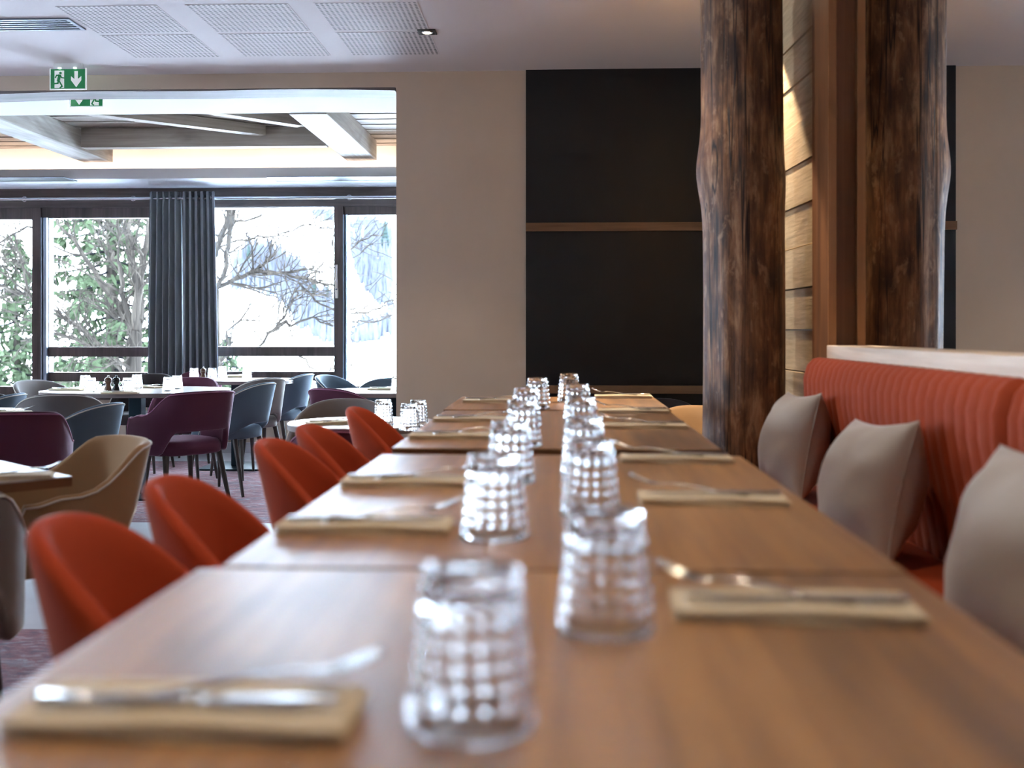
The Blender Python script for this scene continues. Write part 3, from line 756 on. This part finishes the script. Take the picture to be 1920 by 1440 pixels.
# ------------------------------------------------------------------ chairs
CH = {}
def chair_parts(kind, w=.50, db=.26, fr=None, H=.80):
    if fr is None: fr = .15 if kind == 'arm' else .09
    key = (kind, w, db, fr, H)
    if key in CH: return CH[key]
    arm = kind == 'arm'
    NA = 44; nexp = 2.7 if arm else 2.3
    hw = w/2
    def plan(a):
        s = abs(a); sg = math.copysign(1, a)
        if s <= .62:
            th = s/.62*pi/2; sx = sin(th)**(2/nexp); cc = cos(th)**(2/nexp)
            return sg*hw*sx, -db*cc, cc
        q = (s-.62)/.38
        return sg*hw*(1-.03*q*q), fr*q, 0
    def top(a):
        x, y, b = plan(a); s = abs(a)
        if arm:
            z = H-.01*(s/.3)**2 if s < .3 else H-.01
            z -= (H-.01-.655)*smoothstep(.30, .60, s)
            z -= .02*smoothstep(.6, .85, s); z -= .12*smoothstep(.90, 1.0, s)**2
            return z
        t = (y+db)/(db+fr)
        return .455+(H-.455)*max(0, 1-t**1.45)**.85-.012*(x/hw)**2
    def bot(a):
        s = abs(a)
        base = .405 if arm else .41
        return base+.145*(1-smoothstep(.22, .40, s)) if arm else base+.10*(1-smoothstep(.10, .55, s))
    th = .034
    loops = []; rim = []
    for i in range(NA+1):
        a = -1+2*i/NA
        x, y, b = plan(a); e = 1e-3
        x2, y2, _ = plan(min(1, a+e)); x1, y1, _ = plan(max(-1, a-e))
        tx, ty = x2-x1, y2-y1; l = math.hypot(tx, ty) or 1; nx, ny = ty/l, -tx/l   # outward
        if nx*x+ny*(y-.02) < 0: nx, ny = -nx, -ny
        zt_, zb = top(a), bot(a); endt = th*(1-.45*smoothstep(.93, 1, abs(a)))
        def lean(z): return -(z-.42)*.24*(b**.6 if b > 0 else 0), 1+(z-.45)*.12
        L = []; M_ = 7
        def pt(off, z):
            dy, sc = lean(z); return ((x*sc+nx*off), (y+ny*off+dy), z)
        for k in range(M_): z = zb+.01+(zt_-zb-.026)*k/(M_-1); L.append(pt(0, z))
        L += [pt(-.004, zt_-.008), pt(-endt*.3, zt_-.001), pt(-endt*.5, zt_), pt(-endt*.7, zt_-.001), pt(-endt+.004, zt_-.008)]
        for k in range(M_): z = zt_-.016-(zt_-zb-.026)*k/(M_-1); L.append(pt(-endt, z))
        L += [pt(-endt*.75, zb), pt(-endt*.25, zb)]
        loops.append(L); rim.append(pt(.0, zt_-.010))
    shell = MB().loft(loops).mesh('backrest', True, auto=65)
    pipe = MB().tube(rim, .0035, 6).mesh('piping', True)
    # seat cushion
    m = MB(); n = 40; loops = []
    iw = hw-.038; yb, yf = -db+.045, .235
    for off, z in ((.03, .395), (.006, .400), (0, .415), (0, .450), (.006, .468), (.022, .482), (.06, .490), (.14, .493)):
        L = []
        for j in range(n):
            a = 2*pi*j/n; c_, s_ = cos(a), sin(a); ex = 2/3.2
            rx, ry = iw-off, (yf-yb)/2-off
            L.append((rx*math.copysign(abs(c_)**ex, c_), (yf+yb)/2+ry*math.copysign(abs(s_)**ex, s_), z))
        loops.append(L)
    seat = m.loft(loops).mesh('seat', True, auto=60)
    legs = []
    for sx in (-1, 1):
        for yy, ye in ((yb+.06, yb-.03), (yf-.06, yf-.03)):
            legs.append(MB().tube([(sx*(iw-.05), yy, .40), (sx*(iw-.01), ye, 0)], [.019, .0105], 12).mesh('leg', True, auto=50))
    CH[key] = (shell, pipe, seat, legs); return CH[key]
MC = {}
def withmat(me, mat):
    k = (me.name, mat.name)
    if k not in MC:
        c = me.copy(); c.materials.clear(); c.materials.append(mat); MC[k] = c
    return MC[k]
def chair(kind, col, x, y, face, label, group, z=0, pipe=True, **kw):
    """face: heading of the sitter in degrees, 0=+x, 90=+y"""
    t = thing('armchair' if kind == 'arm' else 'dining_chair', label, 'chair', (x, y, z), radians(face-90), group)
    sh, pp, st, lg_ = chair_parts(kind, **kw); m = M[col]
    bk = link('backrest', withmat(sh, m), None, t); link('seat', withmat(st, m), None, t)
    if pipe: link('piping', withmat(pp, M['piping_plum'] if col == 'purple' else m if col in ('red',) else M['piping']), None, bk)
    for g in lg_: link('leg', withmat(g, M['leg']), None, t)
    return t
def cx_(px, Y): return PY(px, 600, Y).x

# rust chairs along the oak tables
for i, Yc in enumerate((1.56, 1.98, 2.68, 3.10, 3.82)):
    chair('side', 'red', -.457, Yc, 4-2*i if i < 2 else 0, f'rust orange velvet chair at the oak tables, {["nearest to the camera", "second nearest", "third nearest", "fourth nearest", "farthest of the five"][i]}',
          'rust chairs at the oak tables', z=PLZ, pipe=False, w=.40, db=.215, fr=.01, H=.762)
# ---- middle table and chairs (window room)
def ptabX(px, py): return PZ(px, py, .75)
chair('arm', 'purple', cx_(328, 6.78), 6.85, 142, 'plum velvet armchair with open lower back at the middle grey table', 'plum armchairs in the window room', w=.56)
chair('side', 'bluegrey', cx_(428, 7.85), 7.85, 165, 'blue-grey chair seen from the side right of the plum armchair', 'grey chairs in the window room')
chair('side', 'grey', cx_(468, 8.8), 8.72, 140, 'taupe grey chair just behind the blue-grey side chair', 'grey chairs in the window room')
chair('side', 'bluegrey', cx_(514, 9.45), 9.45, 168, 'blue-grey chair at the window table, right of its end', 'grey chairs in the window room')
chair('side', 'grey', cx_(116, 6.45), 6.45, 112, 'grey chair with broad back at the left front of the middle table', 'grey chairs in the window room', w=.52, H=.81)
chair('side', 'grey', cx_(112, 7.9), 7.95, -20, 'grey chair facing the camera at the left end of the middle table', 'grey chairs in the window room', w=.56)
chair('side', 'bluegrey', cx_(108, 5.8), 5.82, 170, 'blue-grey chair standing left of the plum armchair, seen from the side', 'grey chairs in the front room', H=.785)
chair('side', 'dark', cx_(262, 9.0), 9.0, -90, 'black-brown chair behind the middle table under the curtain', 'dark chairs')
chair('side', 'purple', cx_(332, 8.2), 8.30, -90, 'plum chair behind the middle table left of the window table', 'plum chairs in the window room')
chair('side', 'purple', cx_(342, 9.4), 9.68, -84, 'plum chair against the curtain, farthest plum chair', 'plum chairs in the window room', w=.46)
chair('arm', 'purple', cx_(28, 5.05), 5.05, 113, 'plum chair with its back to the camera left of the beige armchair', 'plum chairs in the front room', w=.50, H=.81)
chair('arm', 'beige', cx_(84, 3.6), 3.55, 222, 'beige armchair beside the pale table corner at the left', 'beige armchairs', w=.54)
chair('arm', 'grey', cx_(-158, 2.68), 2.68, 117, 'dark grey armchair cut by the left edge of the photo', 'grey chairs in the front room', w=.50)
chair('side', 'bluegrey', cx_(-76, 6.3), 6.35, 180, 'pale blue chair at the left edge in front of the window', 'grey chairs in the front room')
chair('arm', 'dark', cx_(-14, 8.6), 8.6, 20, 'dark armchair with pale piping under the left window', 'dark chairs', H=.70)
# ---- small round table near the wall
chair('side', 'grey', cx_(636, 5.7), 5.60, -90, 'grey chair behind the small round table', 'grey chairs in the front room', w=.52)
chair('side', 'purple', cx_(672, 7.3), 7.30, 60, 'plum chair left of the far white table', 'plum chairs in the window room', w=.54)
chair('side', 'purple', cx_(652, 4.35), 4.40, 90, 'plum chair in front of the small round table, mostly hidden by rust chairs', 'plum chairs in the front room', w=.44)
chair('side', 'bluegrey', cx_(664, 8.9), 9.0, -20, 'dark blue-grey chair by the far window post', 'grey chairs in the window room')
chair('side', 'bluegrey', cx_(722, 8.3), 8.20, -95, 'blue-grey chair behind the far white table', 'grey chairs in the window room', w=.54)
chair('side', 'bluegrey', cx_(772, 9.4), 9.55, -120, 'blue-grey chair half hidden by the plaster wall, farthest back', 'grey chairs in the window room')
chair('side', 'dark', cx_(1240, 5.75), 5.70, -90, 'dark chair in the shade behind the oak tables left of the log', 'chairs behind the oak tables')
chair('side', 'beige', cx_(1298, 5.10), 5.14, -100, 'beige chair partly hidden by the log column', 'chairs behind the oak tables', w=.44)

def round_table(name, cx, cy, rx, ry, topm, edgem, label, group, ex=2.0, rz=0, th=.03, z=.75):
    t = thing(name, label, 'table', (cx, cy, 0), rz, group)
    def ring(r_, z_): return [((rx+r_)*math.copysign(abs(cos(q*pi/32))**(2/ex), cos(q*pi/32)), (ry+r_)*math.copysign(abs(sin(q*pi/32))**(2/ex), sin(q*pi/32)), z_) for q in range(64)]
    obj('tabletop', MB().loft([ring(-.002, z-.006), ring(0, z-.004), ring(-.002, z)]), topm, t)
    obj('edge_band', MB().loft([ring(-.004, z-th), ring(-.001, z-th+.003), ring(-.001, z-.0065)]), edgem, t, smooth=True, auto=40)
    obj('column', box(-.045, -.045, .015, .045, .045, z-th), M['base_metal'], t, bevel=.004)
    obj('foot_plate', box(-.27, -.27, 0, .27, .27, .015), M['base_metal'], t, bevel=.003)
    return t
c = PZ(240, 733, .75)
round_table('dining_table', c.x, 7.66, .64, .50, M['table_pale'], M['edge_pale'], 'pale grey oval table with two pepper mills in the window room', None, 2.6)
round_table('dining_table', PZ(437, 713, .75).x, 9.28, .50, .34, M['table_pale'], M['edge_pale'], 'pale grey table in front of the curtain and window', None, 4.0)
round_table('dining_table', PZ(672, 793, .75).x+.02, 4.99, .35, .34, M['table_pale'], M['edge_pale'], 'small pale round table next to the plaster wall', None, 2.0)
p = PZ(655, 735, .75)
round_table('dining_table', PZ(735, 736, .75).x, 7.62, .52, .36, M['table_pale'], M['edge_pale'], 'white table beyond the opening cut off by the plaster wall', None, 3.5, -.05)
t_ = PZ(146, 895, .75); dx = Vector((-.743, .669)); s_ = .74
cc = Vector((t_.x, t_.y))+Vector((cos(radians(138)), sin(radians(138))))*s_/2+Vector((cos(radians(222)), sin(radians(222))))*s_/2
q_ = rect_table('dining_table', cc.x-s_/2, cc.x+s_/2, cc.y-s_/2, cc.y+s_/2, .75, 0, M['table_pale'], M['edge_brown'], 'square table with brown edge, corner pointing at the beige armchair', 'table', None, .03, radians(48))
round_table('dining_table', PZ(-60, 785, .75).x-.42, 5.5, .42, .36, M['table_pale'], M['edge_pale'], 'pale table at the left edge behind the plum chair', None, 3.0)

# things on those tables
def onto(px, py): P = PZ(px, py, .75); return P.x, P.y, .75
TD = [
 (163, 733, 'left behind the pepper mills', 'front'), ]
for px, py, lab in ((160, 731, 'rear left one on the oval table'), (170, 737, 'front left one on the oval table'), (240, 737, 'right beside the black pepper mill on the oval table'), (257, 729, 'behind the black mill on the oval table, right rear'),
                    (316, 735, 'left of the pair at the right end of the oval table'), (332, 731, 'right of the pair at the right end of the oval table'),
                    (364, 713, 'left of the mills on the window table'), (398, 713, 'right of the black mill on the window table'), (417, 709, 'before the curtain edge on the window table'), (463, 709, 'at the right end of the window table'),
                    (719, 797, 'half hidden by the farthest rust chair on the round table'), (768, 806, 'nearest on the small round table'), (784, 797, 'farthest right on the small round table'), (745, 735, 'on the white table at the edge of the plaster wall')):
    x, y, z = onto(px, py)
    tumbler(x, y, z+.0002, f'upturned waffle-cut glass tumbler {lab}', 'glass tumblers on the pale tables', .92 if px < 700 else 1.0)
def mill(px, py, mat, label):
    x, y, z = onto(px, py); t = thing('pepper_mill', label, 'pepper mill', (x, y, z), 0, 'pepper and salt mills')
    pr = [(.023, 0), (.026, .004), (.026, .02), (.021, .035), (.017, .052), (.019, .064), (.024, .072), (.024, .076)]
    obj('body', MB().lathe(pr, 20), mat, t, smooth=True, auto=60)
    obj('head', MB().lathe([(.018, .0765), (.024, .079), (.024, .088), (.018, .097), (.006, .101)], 20), mat, t, smooth=True, auto=60)
    obj('knob', MB().lathe([(.003, .101), (.007, .105), (.007, .110), (.003, .114)], 14), M['metal'] if mat != M['grinder_black'] else mat, t, smooth=True)
mill(203, 735, M['grinder_wood'], 'brown wooden pepper mill on the oval table')
mill(218, 735, M['grinder_black'], 'black pepper mill beside the brown one on the oval table')
mill(381, 713, M['grinder_wood'], 'brown wooden pepper mill on the window table')
mill(392, 712, M['grinder_black'], 'black pepper mill on the window table')
for px, py, rz, lab in ((127, 732, -.1, 'at the left end of the oval table'), (226, 738, .2, 'at the front edge of the oval table'), (278, 727, -.5, 'at the rear of the oval table'), (445, 707, -.3, 'on the window table'),
                        (15, 897, .35, 'on the square table at the left edge'), (625, 795, .5, 'on the small round table'), (722, 731, -.05, 'on the white table by the plaster wall'), (10, 775, .0, 'on the pale table at the left edge')):
    x, y, z = onto(px, py)
    setting(x, y, z, 1, lab, 'on the pale tables', rz)

# ------------------------------------------------------------------ outside
def terrain(x, y):
    if y < 90: return -4.0-(y-11)*.055
    z = -8.35+(y-90)*.30
    return z+3.0*sin(x*.045+1)*min(1, (y-90)/60)+1.5*sin(y*.06+x*.03)
m = MB(); nx_, ny_ = 40, 60; vs = []
for j in range(ny_+1):
    y = 10.9+(j/ny_)**2*420
    for i in range(nx_+1):
        x = -1.0*(60+y*1.1)+(i/nx_)*(90+y*1.6); vs.append((x, y, terrain(x, y)))
fs = [(j*(nx_+1)+i, j*(nx_+1)+i+1, (j+1)*(nx_+1)+i+1, (j+1)*(nx_+1)+i) for j in range(ny_) for i in range(nx_)]
m.add(vs, fs); struct('snowy_hillside', m, M['snow'], 'bright snow covered valley slope outside', smooth=True)

def spruce(x, y, zb, H, R, label, n_br=150, seed=1, mat='needles', name='spruce_tree', dens=1.0, group=None):
    rnd = random.Random(seed); t = thing(name, label, 'tree', (x, y, zb), 0, group)
    obj('trunk', MB().tube([(0, 0, 0), (.05, 0, H*.5), (0, 0, H)], [H*.016, H*.010, .01], 7), M['bark'], t)
    fo = MB(); br = MB()
    for k in range(n_br):
        u = (k+.5)/n_br; h = H*(.10+.90*u); L = R*(1-u)**.8*rnd.uniform(.75, 1.15)+.12
        a = k*2.4+rnd.uniform(-.3, .3); d = Vector((cos(a), sin(a), 0))
        pts = []
        for q in range(6):
            s = q/5; pts.append(Vector((0, 0, h))+d*L*s+Vector((0, 0, -.30*L*s+.18*L*s*s)))
        br.tube(pts, [.022*(1-q/6) for q in range(6)], 4)
        nq = int(L*34*dens)
        for q in range(nq):
            s = rnd.uniform(.12, 1.03); i0 = min(4, int(s*5)); p = pts[i0].lerp(pts[i0+1], s*5-i0)
            side = Vector((-d.y, d.x, 0))*rnd.uniform(-1, 1)*.32*L*(1.05-s)
            p = p+side+Vector((0, 0, rnd.uniform(-.10, .03)))
            e = Vector((rnd.uniform(-1, 1), rnd.uniform(-1, 1), rnd.uniform(-1.2, -.1))).normalized()*rnd.uniform(.10, .26)
            w = e.cross(Vector((rnd.uniform(-1, 1), rnd.uniform(-1, 1), rnd.uniform(-1, 1)))).normalized()*rnd.uniform(.022, .045)
            o = len(fo.v); fo.v += [tuple(p-w*.6), tuple(p+e*.5-w), tuple(p+e), tuple(p+e*.5+w), tuple(p+w*.6)]; fo.f.append((o, o+1, o+2, o+3, o+4))
    obj('branches', br, M['bark_dark'], t); obj('foliage', fo, M[mat], t)
    return t
A = PY(205, 700, 17.0); spruce(A.x, 17, -4.5, 11.0, 2.1, 'tall loose spruce tree outside the wide left window', 150, 1, dens=1.5)
A = PY(28, 700, 18.0); spruce(A.x, 18, -4.6, 7.4, 1.7, 'smaller spruce tree outside the leftmost window', 110, 2, dens=1.5)
A = PY(425, 700, 19.0); spruce(A.x, 19, -4.6, 5.7, 1.2, 'small spruce top outside, right of the curtain', 80, 3, dens=1.2)

def bare_tree(label, mains, Y, seed, trunk=None, lev=3, tw=1.0):
    rnd = random.Random(seed)
    base = PY(*trunk[0][:2], Y); t = thing('bare_tree', label, 'tree', (base.x, Y, terrain(base.x, Y)), 0, None)
    org = Vector((base.x, Y, terrain(base.x, Y))); B = MB(); TR = MB()
    def rec(p, d, L, r, lv):
        pts = [p]; q = p.copy(); n = 5
        for k in range(n):
            d = (d+Vector((rnd.uniform(-.28, .28), rnd.uniform(-.28, .28), rnd.uniform(-.22, .28)))).normalized(); q = q+d*L/n; pts.append(q.copy())
        B.tube(pts, [r*.9*(1-.7*k/n)+.0025 for k in range(n+1)], 4)
        if lv > 0:
            for k in range(1, n+1):
                if rnd.random() < .8:
                    dd = (d+Vector((rnd.uniform(-1, 1), rnd.uniform(-1, 1), rnd.uniform(-.7, .9)))).normalized()
                    rec(pts[k], dd, L*rnd.uniform(.4, .7), r*.5*(1-.1*k)+.0015, lv-1)
    for path, r0, r1 in mains:
        pts = []; yj = Y
        for i, (px, py) in enumerate(path):
            if i: yj += rnd.uniform(-.25, .25)
            pts.append(PY(px, py, yj)-org)
        # resample
        fine = []
        for i in range(len(pts)-1):
            for k in range(4):
                q = pts[i].lerp(pts[i+1], k/4)
                if k: q += Vector((rnd.uniform(-.03, .03), rnd.uniform(-.03, .03), rnd.uniform(-.03, .03)))
                fine.append(q)
        fine.append(pts[-1]); n = len(fine)
        B.tube(fine, [(r0+(r1-r0)*k/(n-1))*.85+.004 for k in range(n)], 6)
        for k in range(2, n):
            for rep in range(2):
                if rnd.random() < .55*tw:
                    dd = (fine[k]-fine[k-1]).normalized()+Vector((rnd.uniform(-1, 1), rnd.uniform(-1, 1), rnd.uniform(-.6, 1)))
                    rec(fine[k], dd.normalized(), rnd.uniform(.35, .9), (r0+(r1-r0)*k/n)*.4+.002, lev-1)
    tp = [Vector((0, 0, 0))]+[PY(px, py, Y)-org for px, py, r in trunk]
    TR.tube(tp, [trunk[0][2]*1.2]+[r for _, _, r in trunk], 10)
    obj('trunk', TR, M['bark'], t, smooth=True); obj('branches', B, M['bark'], t)
bare_tree('bare winter tree outside the wide left window, trunk beside the curtain',
    [([(252, 660), (246, 612), (215, 560), (165, 492), (128, 440), (100, 400)], .07, .015), ([(250, 640), (232, 560), (225, 500), (205, 470)], .05, .02), ([(256, 620), (262, 520), (278, 440), (285, 390)], .07, .03),
     ([(262, 600), (250, 500), (240, 430), (248, 380)], .05, .02), ([(250, 655), (160, 646), (90, 622), (40, 640)], .035, .012), ([(246, 720), (200, 660), (150, 610), (60, 560), (0, 510)], .035, .01),
     ([(60, 560), (40, 480), (0, 440)], .02, .008), ([(100, 420), (50, 425), (0, 455)], .02, .008), ([(255, 700), (225, 680), (190, 690)], .03, .01), ([(90, 560), (30, 550), (-20, 530)], .02, .008), ([(60, 520), (30, 490), (-10, 480)], .018, .006)],
    14.5, 5, [(250, 760, .12), (250, 700, .11), (254, 620, .085)], 3, .6)
bare_tree('bare winter tree outside, right of the curtain with long thin boughs',
    [([(405, 540), (450, 520), (480, 507), (520, 512), (565, 522), (600, 530), (640, 535)], .032, .008), ([(480, 507), (505, 485), (510, 450)], .018, .006), ([(408, 470), (450, 450), (500, 445), (560, 425), (590, 415)], .012, .004),
     ([(404, 545), (418, 520), (430, 440), (440, 385)], .03, .035), ([(404, 480), (420, 430), (432, 380)], .04, .04), ([(470, 660), (510, 620), (536, 590), (550, 560), (562, 545)], .018, .007), ([(500, 625), (535, 605), (545, 612), (585, 595), (625, 612)], .022, .007),
     ([(405, 700), (430, 660), (425, 620), (450, 600), (485, 602)], .022, .006), ([(575, 530), (600, 500), (622, 480)], .012, .005), ([(560, 530), (600, 570), (640, 590), (700, 580), (745, 560)], .012, .006), ([(560, 668), (600, 700), (625, 690)], .015, .006),
     ([(640, 480), (680, 450), (720, 440)], .008, .004), ([(640, 600), (690, 605), (740, 590)], .008, .004)],
    14.0, 9, [(398, 760, .11), (398, 680, .10), (402, 540, .06)], 2, .7)

# distant forest and single spruces on the slope
def hit(px, py):
    d = ray(px, py)
    for k in range(400):
        y = 60+k*1.0; p = Vector((d.x, d.y, d.z))*(y/d.y)
        if CZ+p.z < terrain(p.x, y): return Vector((p.x, y, terrain(p.x, y)))
    return None
rnd = random.Random(4)
fo = MB()
def inpoly(x, y, P):
    c = False; j = len(P)-1
    for i in range(len(P)):
        if (P[i][1] > y) != (P[j][1] > y) and x < (P[j][0]-P[i][0])*(y-P[i][1])/(P[j][1]-P[i][1])+P[i][0]: c = not c
        j = i
    return c
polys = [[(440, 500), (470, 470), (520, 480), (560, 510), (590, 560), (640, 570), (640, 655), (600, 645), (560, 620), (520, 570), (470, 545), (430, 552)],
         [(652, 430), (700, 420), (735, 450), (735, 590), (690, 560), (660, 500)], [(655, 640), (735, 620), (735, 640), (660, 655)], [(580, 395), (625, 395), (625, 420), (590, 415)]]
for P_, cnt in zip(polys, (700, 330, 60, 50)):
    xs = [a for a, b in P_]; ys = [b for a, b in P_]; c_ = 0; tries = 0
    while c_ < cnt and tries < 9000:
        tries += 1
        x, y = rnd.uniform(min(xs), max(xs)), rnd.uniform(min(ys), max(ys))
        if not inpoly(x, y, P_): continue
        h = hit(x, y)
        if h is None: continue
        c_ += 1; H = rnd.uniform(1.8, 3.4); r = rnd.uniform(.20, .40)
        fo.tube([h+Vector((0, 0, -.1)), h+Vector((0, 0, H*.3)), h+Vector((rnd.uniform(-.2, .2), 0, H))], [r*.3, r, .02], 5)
o = obj('distant_forest', fo, M['forest']); tag(o, 'haze-tinted blue-grey patches of distant bare forest on the snowy slope', 'forest', kind='stuff')
for i, (px, py, H, lab) in enumerate(((466, 520, 4.4, 'far spruce standing alone left of the forest patch on the slope'), (590, 575, 3.4, 'far spruce in the forest patch, left of a pair'), (615, 585, 3.0, 'far spruce in the forest patch nearest the window post'), (722, 480, 5.2, 'far tall spruce seen through the window beside the wall'))):
    h = hit(px, py)
    if h is None: continue
    t = thing('distant_spruce', lab, 'tree', h, 0, 'single spruces on the far slope')
    m = MB()
    for k in range(9):
        u = k/9; m.lathe([(H*.17*(1-u)+.1, H*(.1+.9*u)), (H*.06*(1-u)+.03, H*(.1+.9*u)+H*.14)], 9)
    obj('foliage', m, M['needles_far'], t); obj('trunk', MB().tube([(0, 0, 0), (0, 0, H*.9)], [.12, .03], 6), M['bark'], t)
